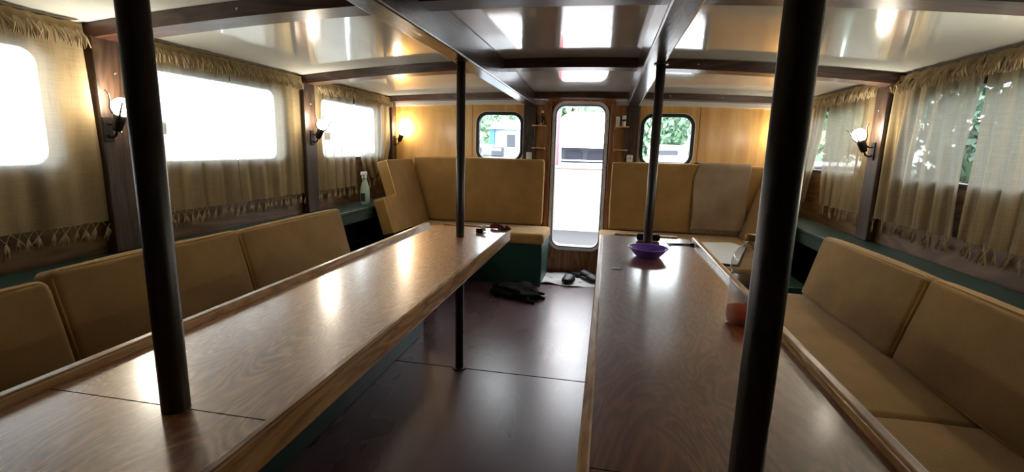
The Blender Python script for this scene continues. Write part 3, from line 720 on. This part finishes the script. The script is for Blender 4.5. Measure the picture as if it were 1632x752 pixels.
# sheet of paper on a folder, far right seat
r = empty('document_folder', (1.22, 4.0, 0.487), label='pale grey sheet on a dark folder lying on the far right corner seat', cat='folder')
MB().prism([(1.085, 3.44), (1.20, 3.43), (1.43, 4.13), (1.36, 4.33), (1.10, 4.26)], 0.4905, 0.4965).obj('folder', M['blackcloth'], r)
MB().prism([(1.09, 3.47), (1.195, 3.46), (1.42, 4.13), (1.355, 4.32), (1.10, 4.25)], 0.497, 0.500).obj('sheet', M['paper'], r)

# ------------------------------------------------------------------ things on the tables
TT_Z = 0.7632
r = empty('plastic_bottle', (0.694, 1.45, TT_Z), label='clear plastic bottle with a little orange drink beside the thick right pole', cat='bottle')
cc = (0.694, 1.45, TT_Z)
MB().lathe([(0.0, 0.00692), (0.018, 0.00519), (0.034, 0), (0.042, 0.00519), (0.045, 0.0173), (0.045, 0.0865), (0.0445, 0.1168), (0.045, 0.1427), (0.041, 0.1496), (0.041, 0.1557), (0.0455, 0.1643), (0.0455, 0.1816), (0.041, 0.2033), (0.030, 0.2206), (0.018, 0.2301), (0.0135, 0.2353), (0.0135, 0.2508)], 32, cc).obj('body', M['pet'], r, fix=False)
MB().lathe([(0.0, 0.00865), (0.018, 0.00692), (0.033, 0.00173), (0.0405, 0.00692), (0.0435, 0.0173), (0.0435, 0.04498), (0.0, 0.04498)], 28, cc).obj('drink', M['drink'], r)
MB().lathe([(0.0165, 0.237), (0.0185, 0.2379), (0.0185, 0.2413), (0.0165, 0.2422)], 20, cc).obj('neck_ring', M['pet'], r)
MB().lathe([(0.0145, 0.2439), (0.016, 0.2439), (0.016, 0.2595), (0.0145, 0.2612), (0.0, 0.2612)], 20, cc).obj('cap', M['yellowcap'], r)
bc = (0.492, 2.29, TT_Z)
r = empty('bowl', bc, label='shallow purple plastic bowl on the right table', cat='bowl')
MB().lathe([(0.0, 0.0), (0.052, 0.0), (0.055, 0.003), (0.070, 0.018), (0.084, 0.036), (0.090, 0.040), (0.0905, 0.042), (0.088, 0.0425), (0.082, 0.038), (0.067, 0.020), (0.053, 0.007), (0.0, 0.005)], 44, bc).obj('shell', M['purple'], r)
MB().tube([(bc[0]+0.0895*math.cos(2*PI*k/40), bc[1]+0.0895*math.sin(2*PI*k/40), bc[2]+0.0425) for k in range(41)], 0.0028, 8, False).obj('rim', M['rim_shine'], r)
# glasses behind the pole
r = empty('sunglasses', (0.52, 2.70, TT_Z), label='black glasses lying behind the pole on the right table', cat='glasses')
for sx in (-1, 1):
    xc = 0.525+sx*0.034
    plate('lens', [rrect(xc-0.026, xc+0.026, TT_Z+0.002, TT_Z+0.036, 0.012)], 0.003, M['black'], far_mtx(2.70), r)
    MB().tube([(xc+sx*0.027, 2.70, TT_Z+0.03), (xc+sx*0.028, 2.72, TT_Z+0.028), (xc+sx*0.024-sx*0.03, 2.765, TT_Z+0.012), (xc-sx*0.02, 2.79, TT_Z+0.004)], 0.0025, 6).obj('temple_arm', M['black'], r)
    plate('rim', [rrect(xc-0.028, xc+0.028, TT_Z+0.0005, TT_Z+0.038, 0.013), rrect(xc-0.0255, xc+0.0255, TT_Z+0.003, TT_Z+0.0355, 0.0115)], 0.006, M['blackmetal'], far_mtx(2.70), r)
MB().tube([(0.518, 2.70, TT_Z+0.03), (0.525, 2.70, TT_Z+0.033), (0.532, 2.70, TT_Z+0.03)], 0.0025, 6).obj('bridge', M['blackmetal'], r)
# small T-shaped tool
r = empty('hand_tool', (0.69, 2.64, TT_Z), label='thin T-shaped hand tool with black end on the right table', cat='tool')
MB().tube([(0.622, 2.665, TT_Z+0.004), (0.632, 2.595, TT_Z+0.004)], 0.0035, 8).obj('cross_bar', M['steel'], r)
for dy in (-0.009, 0.009): MB().tube([(0.628, 2.63+dy, TT_Z+0.004), (0.735, 2.645+dy, TT_Z+0.004)], 0.0024, 8).obj('rod', M['blackmetal'], r)
MB().bbox(0.732, 0.758, 2.628, 2.664, TT_Z+0.0005, TT_Z+0.013, 0.003).obj('end_block', M['black'], r)
r = empty('card', (0.345, 2.0, TT_Z), label='small pale card on the right table near the aisle edge', cat='card')
MB().prism([(0.325, 1.99), (0.366, 1.996), (0.364, 2.022), (0.324, 2.014)], TT_Z+0.0003, TT_Z+0.0023).obj('card_sheet', M['edge'], r)
MB().prism([(0.330, 1.996), (0.358, 2.0), (0.357, 2.015), (0.329, 2.01)], TT_Z+0.0024, TT_Z+0.0028).obj('print', M['offwhite'], r)
# left table end
r = empty('desk_gadget', (-0.405, 2.655, TT_Z), label='small black gadget with white face at the far end of the left table', cat='gadget')
MB().bbox(-0.432, -0.392, 2.625, 2.66, TT_Z+0.0003, TT_Z+0.026, 0.004).obj('case', M['black'], r)
mb = MB().lathe([(0.0, 0.0), (0.016, 0.0), (0.017, 0.004), (0.014, 0.008), (0.0, 0.008)], 16)
mt = Matrix.Translation((-0.395, 2.665, TT_Z+0.030)) @ Matrix.Rotation(math.radians(50), 4, 'X')
mb.v = [tuple(mt @ Vector(v)) for v in mb.v]; mb.obj('face', M['offwhite'], r)
MB().tube([(-0.425, 2.66, TT_Z+0.02), (-0.42, 2.68, TT_Z+0.026), (-0.405, 2.69, TT_Z+0.02), (-0.39, 2.685, TT_Z+0.006)], 0.006, 8).obj('strap', M['black'], r)
def umbrella():
    r = empty('folded_umbrella', (-0.34, 2.78, TT_Z), label='folded maroon umbrella on the far end of the left table', cat='umbrella')
    vs = []; n = 18; m = 26
    for i in range(m+1):
        t = i/m; rad = 0.021*(0.35+0.65*math.sin(PI*min(1, t*1.4+0.12))**0.6) if t < 0.8 else 0.021*(1-(t-0.8)*3)
        c = Vector((-0.385+0.125*t, 2.805-0.035*t, TT_Z+0.003+rad*0.72))
        for k in range(n):
            a = 2*PI*k/n; rr2 = rad*(1+0.16*math.sin(3*a+t*8)+0.05*math.sin(7*a))
            vs.append((c.x+0.28*rr2*math.cos(a), c.y+rr2*math.cos(a), c.z+0.72*rr2*math.sin(a)))
    fs = [(i*n+k, i*n+(k+1) % n, (i+1)*n+(k+1) % n, (i+1)*n+k) for i in range(m) for k in range(n)]+[tuple(range(n)), tuple(range(m*n, m*n+n))]
    MB().add(vs, fs, True).obj('canopy', M['redcloth'], r)
    MB().tube([(-0.268, 2.772, TT_Z+0.009), (-0.292, 2.745, TT_Z+0.009), (-0.33, 2.745, TT_Z+0.007)], [0.006, 0.0075, 0.004], 8).obj('handle', M['black'], r)
umbrella()
# spray bottle on the left ledge
sx_, sy_, sz_ = -1.80, 3.93, 0.7205
r = empty('spray_bottle', (sx_, sy_, sz_), label='pale green spray bottle on the left green ledge', cat='bottle')
MB().lathe([(0, 0), (0.038, 0), (0.041, 0.006), (0.041, 0.11), (0.036, 0.15), (0.022, 0.20), (0.016, 0.225), (0.014, 0.24), (0.0, 0.24)], 24, (sx_, sy_, sz_)).obj('body', M['spray'], r)
MB().lathe([(0.0175, 0.232), (0.0175, 0.255), (0.012, 0.258), (0.0, 0.258)], 16, (sx_, sy_, sz_)).obj('collar', M['white'], r)
MB().bbox(sx_-0.011, sx_+0.011, sy_-0.055, sy_+0.03, sz_+0.258, sz_+0.286, 0.005).obj('spray_head', M['white'], r)
MB().tube([(sx_, sy_-0.035, sz_+0.262), (sx_, sy_-0.045, sz_+0.24), (sx_, sy_-0.035, sz_+0.215)], [0.006, 0.005, 0.004], 8).obj('trigger', M['white'], r)
plate('label_sticker', [rrect(-0.02, 0.02, 0.03, 0.10, 0.004)], 0.001, M['green'], Matrix.Translation((sx_+0.0, sy_-0.042, sz_)) @ far_mtx(0), r)

# ------------------------------------------------------------------ floor things
def rag_pt(u, v):
    x = -0.29+0.545*u; y = 4.33+0.43*v+0.02*math.sin(u*9)*(1-v)
    return (x+0.012*math.sin(v*8+1), y, 0.008+0.006*math.sin(u*13+v*4)+0.005*math.sin(v*17+u*6)+0.012*max(0, 0.12-u)*8*v)
r = empty('floor_rag', (0, 4.55, 0), label='crumpled grey-white rag mat below the door', cat='rag')
sheet('cloth', rag_pt, 40, 26, M['ragcloth'], r, 0.004)
def slipper(loc, rz, label):
    root = empty('slipper', loc, False, label=label, cat='slipper', group='black slippers by the door'); root.rotation_euler = (0, 0, rz)
    out = []
    for k in range(28):
        a = 2*PI*k/28; y = 0.135*math.sin(a); w = 0.048+0.008*(y/0.135)-0.010*math.exp(-((y+0.02)/0.05)**2)
        out.append((w*math.copysign(abs(math.cos(a))**0.8, math.cos(a)), y))
    MB().prism(out, 0.0, 0.022).obj('sole', M['slipper'], root)
    def up(u, v):
        y = 0.0+0.13*v; a = PI*u; w = (0.053+0.004)*math.sqrt(max(0.0, 1-(max(0, v-0.35)/0.66)**2))
        h = 0.058*(1-0.55*v)
        return (w*math.cos(a), y, 0.012+h*math.sin(a)**0.8)
    upo = sheet('upper', up, 16, 10, M['slipper'], root, 0.004)
    MB().tube([(0.054*math.cos(PI*i/10), 0.005, 0.016+0.056*math.sin(PI*i/10)) for i in range(11)], 0.003, 6).obj('strap_edge', M['rubber'], upo)
slipper((-0.01, 4.47, 0.016), math.radians(170), 'black slipper in the middle of the rag mat')
slipper((0.11, 4.66, 0.016), math.radians(238), 'black slipper at the back right of the rag mat')
slipper((0.185, 4.53, 0.016), math.radians(222), 'black slipper at the right end of the rag mat')
# crumpled black clothing
r = empty('black_bag', (-0.40, 3.93, 0), label='crumpled black bag lying on the floor by the left bench', cat='bag')
bm = bmesh.new(); bmesh.ops.create_icosphere(bm, subdivisions=4, radius=1)
for v_ in bm.verts:
    p = v_.co.copy(); nn = noise.noise_vector(p*1.6+Vector((3, 1, 7)))*0.35+noise.noise_vector(p*4.0)*0.14
    q = p+nn; sx = 0.21*(1+0.35*max(0, p.x)*noise.noise(p*2.0+Vector((9, 0, 0))))
    v_.co = (-0.42+q.x*sx, 3.92+q.y*0.17-0.04*p.x, max(0.003, 0.045+q.z*0.065))
me = bpy.data.meshes.new('sack'); bm.to_mesh(me); bm.free(); me.materials.append(M['blackcloth']); me.polygons.foreach_set('use_smooth', [True]*len(me.polygons)); put('sack', me, r)
for pts in ([(-0.27, 3.86, 0.05), (-0.22, 3.84, 0.03), (-0.185, 3.87, 0.012), (-0.17, 3.90, 0.008)], [(-0.33, 3.80, 0.04), (-0.28, 3.74, 0.012), (-0.24, 3.72, 0.01), (-0.25, 3.78, 0.012)]):
    MB().tube(pts, [0.028, 0.022, 0.014, 0.006], 8).obj('strap', M['blackcloth'], r)

# ------------------------------------------------------------------ outside
M['deck'] = simple('grey_deck', srgb(58, 60, 62), 0.7, vscale=3)
M['water'] = simple('green_grey_water', srgb(176, 184, 184), 0.15)
M['bluecabin'] = simple('blue_cabin_paint', srgb(16, 22, 44), 0.4)
M['dullgrey'] = simple('grey_cabin_paint', srgb(52, 56, 64), 0.5)
M['bluepost'] = simple('blue_post_paint', srgb(60, 110, 150), 0.6)
M['paleblue'] = simple('pale_blue_hull_paint', srgb(96, 108, 120), 0.6, var=0.35, vscale=3)
M['leaf'] = simple('tree_leaves', srgb(128, 156, 130), 0.7, var=0.5, vscale=3.0)
M['leafdark'] = simple('bank_leaves', srgb(48, 76, 58), 0.6, var=0.45, vscale=2.0)
M['bark'] = simple('tree_bark', srgb(84, 70, 56), 0.9)
M['redpaint'] = simple('red_pole_paint', srgb(200, 60, 80), 0.4)
M['canvas'] = simple('white_awning_canvas', srgb(235, 235, 238), 0.8, var=0.03)
M['shed'] = simple('pale_blue_shed', srgb(150, 160, 168), 0.6)
tag(MB().box(-90, 90, -60, 120, -0.75, -0.7).obj('water', M['water']), 'calm grey water around the boat', 'water', kind='stuff')
r = empty('stern_deck', (0, 5.6, 0.2), label='grey stern deck seen through the open door', cat='deck')
MB().bbox(-2.0, 2.0, YF+0.07, 6.25, 0.12, 0.2, 0.01).obj('deck_board', M['deck'], r)
MB().bbox(-2.0, 2.0, 6.25, 6.32, 0.12, 1.0, 0.02).obj('bulwark', M['canvas'], r)
MB().bbox(-2.02, 2.02, 6.23, 6.35, 1.0, 1.03, 0.01).obj('cap_rail', M['white'], r)
r = empty('red_pole', (-0.375, 6.45, -0.7), label='red flagpole standing outside the open door', cat='pole')
MB().tube([(-0.375, 6.45, -0.9), (-0.375, 6.45, 2.6)], 0.022, 12).obj('shaft', M['redpaint'], r)
MB().lathe([(0.0, 2.66), (0.02, 2.65), (0.03, 2.63), (0.02, 2.61), (0.022, 2.6)], 12, (-0.375, 6.45, 0)).obj('finial', M['white'], r)
MB().bbox(-0.41, -0.34, 6.33, 6.43, 0.86, 0.9, 0.005).obj('bracket', M['alu'], r)
# neighbouring boat with awning
r = empty('moored_boat', (-0.3, 10.5, -0.7), label='white moored boat with an awning and dark windows behind the door', cat='boat')
MB().bbox(-1.7, 1.0, 9.5, 12.5, -0.9, 0.98, 0.12).obj('hull', M['canvas'], r)
MB().bbox(-1.25, 0.62, 9.75, 12.0, 0.98, 1.36, 0.03).obj('cabin', M['dullgrey'], r)
for x0, x1 in ((-1.15, -0.72), (-0.56, -0.22), (-0.12, 0.5)):
    plate('cabin_window', [rrect(x0, x1, 1.02, 1.22, 0.06)], 0.03, M['bluecabin'], far_mtx(9.745), r)
MB().prism([(-1.35, 9.2), (0.75, 9.2), (0.75, 12.4), (-1.35, 12.4)], 1.27, 1.31).obj('awning_edge', M['canvas'], r)
MB().add([(-1.35, 9.2, 1.31), (0.75, 9.2, 1.31), (0.75, 12.4, 1.31), (-1.35, 12.4, 1.31), (-0.55, 10.2, 1.98), (0.62, 10.2, 1.98)],
         [(0, 1, 5, 4), (1, 2, 5), (2, 3, 4, 5), (3, 0, 4), (0, 3, 2, 1)]).obj('awning', M['canvas'], r)
for x in (-1.3, -0.62, 0.7): MB().tube([(x, 9.3, 0.95), (x, 9.3, 1.28)], 0.028, 10).obj('awning_post', M['white'], r)
MB().tube([(-1.5, 9.45, 1.03), (0.9, 9.45, 1.03)], 0.012, 8).obj('guard_rail', M['white'], r)
# pale things seen through the left window
r = empty('boat_shed', (-2.9, 15, -0.7), label='narrow white waterside hut seen through the far left window', cat='hut')
MB().bbox(-3.05, -2.2, 14.0, 16.0, -0.9, 1.75, 0.04).obj('wall', M['shed'], r)
MB().add([(-3.2, 13.8, 1.75), (-2.05, 13.8, 1.75), (-2.05, 16.2, 1.75), (-3.2, 16.2, 1.75), (-2.62, 13.8, 2.05), (-2.62, 16.2, 2.05)], [(0, 1, 4), (1, 2, 5, 4), (2, 3, 5), (3, 0, 4, 5), (0, 3, 2, 1)]).obj('roof', M['canvas'], r)
f_ = plate('window', [rrect(-2.62, -2.36, 1.25, 1.6, 0.02)], 0.06, M['dullgrey'], far_mtx(13.98), r)
plate('window_casing', [rect(-2.68, -2.30, 1.19, 1.66), rect(-2.62, -2.36, 1.25, 1.6)], 0.08, M['white'], far_mtx(13.97), r)
MB().bbox(-3.12, -2.98, 13.9, 14.02, -0.9, 1.75, 0.01).obj('corner_board', M['bluepost'], r)
r = empty('moored_boat', (-3.0, 12.0, -0.7), label='low pale blue moored boat seen through the far left window', cat='boat')
MB().bbox(-5.6, -1.75, 10.9, 12.8, -0.9, 1.02, 0.14).obj('hull', M['paleblue'], r)
MB().bbox(-3.9, -2.6, 11.3, 12.5, 1.02, 1.30, 0.06).obj('cabin', M['shed'], r)
for x0 in (-3.75, -3.3, -2.95): plate('cabin_window', [rrect(x0, x0+0.28, 1.09, 1.23, 0.03)], 0.03, M['dullgrey'], far_mtx(11.295), r)
MB().bbox(-2.42, -2.16, 11.2, 11.5, 1.02, 1.26, 0.03).obj('outboard_motor', M['dullgrey'], r)
MB().bbox(-2.40, -2.18, 11.18, 11.21, 1.16, 1.22, 0.005).obj('motor_badge', M['white'], r)
MB().tube([(-5.5, 10.85, 0.8), (-1.8, 10.85, 0.8)], 0.04, 8).obj('rubbing_strake', M['white'], r)
r = empty('moored_boat', (2.6, 12.5, -0.7), label='low white moored boat seen through the far right window', cat='boat')
MB().bbox(1.05, 5.4, 10.6, 12.6, -0.9, 1.1, 0.15).obj('hull', M['canvas'], r)
MB().bbox(1.2, 4.4, 11.0, 12.2, 1.1, 1.38, 0.08).obj('cabin', M['white'], r)
for x0 in (1.35, 1.95, 3.0, 3.65): plate('cabin_window', [rrect(x0, x0+0.4, 1.16, 1.27, 0.04)], 0.03, M['dullgrey'], far_mtx(10.995), r)
MB().tube([(1.2, 10.57, 1.0), (5.3, 10.57, 1.0)], 0.04, 8).obj('rubbing_strake', M['dullgrey'], r)
MB().tube([(2.1, 11.2, 1.37), (2.1, 11.2, 4.2)], 0.03, 8).obj('mast', M['white'], r)
MB().tube([(2.1, 11.2, 1.46), (3.9, 11.2, 1.42)], 0.03, 8).obj('boom', M['dullgrey'], r)
def tree(x, y, h, rad, label, seed, mat, n=2600, z0=-0.4, leaf=0.13, low=0.25):
    rr = random.Random(seed)
    root = empty('tree', (x, y, z0), label=label, cat='tree', group='trees on the bank')
    MB().tube([(x, y, z0-0.04), (x+0.1, y, z0+h*0.35), (x-0.05, y+0.1, z0+h*0.8)], [rad*0.10, rad*0.07, rad*0.03], 8).obj('trunk', M['bark'], root)
    for k in range(4):
        a = rr.uniform(0, 2*PI); MB().tube([(x+0.05, y, z0+h*(0.3+0.1*k)), (x+math.cos(a)*rad*0.5, y+math.sin(a)*rad*0.5, z0+h*(0.45+0.1*k))], [rad*0.04, rad*0.015], 6).obj('branch', M['bark'], root)
    vs, fs = [], []
    blobs = [(rr.uniform(-0.6, 0.6)*rad, rr.uniform(-0.6, 0.6)*rad, h*rr.uniform(low, 0.9), rad*rr.uniform(0.35, 0.6)) for _ in range(12)]
    for i in range(n):
        bx, by, bz, br = blobs[i % 12]
        d_ = Vector((rr.gauss(0, 1), rr.gauss(0, 1), rr.gauss(0, 1))).normalized()*br*rr.uniform(0.55, 1.05)
        c = Vector((x+bx, y+by, z0+bz))+d_
        e_ = Euler((rr.uniform(0, PI), rr.uniform(0, PI), rr.uniform(0, PI))).to_matrix(); s_ = leaf*rr.uniform(0.6, 1.3)
        o = len(vs)
        for a, b in ((-1, 0), (0, -0.45), (1, 0), (0, 0.45)): vs.append(c+e_ @ Vector((a*s_, b*s_, 0.06*s_*(a*a))))
        fs.append((o, o+1, o+2, o+3))
    o = MB().add(vs, fs).obj('foliage', mat, root, fix=False); o['kind'] = 'stuff'
for i, (x, y, h, rad, lb) in enumerate((
    (7.2, -1.5, 4.4, 2.0, 'leafy tree on the bank beside the camera end of the boat'),
    (7.4, 2.6, 4.0, 1.9, 'leafy tree on the bank opposite the right edge curtain'),
    (7.2, 6.6, 4.4, 2.0, 'leafy tree on the bank showing in the gap of the right curtains'),
    (7.6, 10.8, 4.2, 2.0, 'leafy tree on the bank opposite the far right corner'))):
    tree(x, y, h, rad, lb, 20+i, M['leafdark'], 3600, -0.8, 0.15, 0.1)
for i, (x, y, h, rad, lb) in enumerate((
    (5.4, 20, 6.0, 2.6, 'green tree behind the white boat in the far right window'), (1.8, 22, 6.5, 2.6, 'green tree between the awning and the far right window'),
    (-1.9, 24, 7.0, 2.6, 'green tree rising above the awning in the doorway'), (-5.6, 20, 5.6, 2.6, 'green tree behind the narrow hut in the far left window'),
    (10.2, 21, 6.0, 3.0, 'green tree at the far right behind the white boat'))):
    tree(x, y, h, rad, lb, 60+i, M['leaf'], 6000, -0.7, 0.17, 0.12)
MB_bank = MB().add([(3.4, -30, -0.72), (3.9, -30, -0.3), (60, -30, 0.4), (60, 13, 0.4), (3.9, 13, -0.3), (3.4, 13, -0.72), (3.4, -30, -1.2), (60, -30, -1.2), (60, 13, -1.2), (3.4, 13, -1.2)],
   [(0, 1, 4, 5), (1, 2, 3, 4), (6, 0, 5, 9), (7, 2, 1, 0, 6), (8, 3, 2, 7), (9, 5, 4, 3, 8), (6, 9, 8, 7)])
tag(MB_bank.obj('river_bank', M['leafdark']), 'green grassy bank on the right side of the boat', 'bank', kind='structure')
tag(MB().add([(-8, 16.2, -0.72), (60, 16.2, -0.72), (60, 17.2, -0.66), (-8, 17.2, -0.66), (-8, 80, -0.5), (60, 80, -0.5), (-8, 16.2, -1.2), (60, 16.2, -1.2), (60, 80, -1.2), (-8, 80, -1.2)],
   [(0, 1, 2, 3), (3, 2, 5, 4), (6, 7, 1, 0), (7, 8, 5, 2, 1), (8, 9, 4, 5), (9, 6, 0, 3, 4), (6, 9, 8, 7)]).obj('far_bank', M['leaf']), 'grassy far bank under the trees beyond the moored boats', 'bank', kind='structure')
for o in bpy.data.objects:
    if 'world_children' in o: del o['world_children']
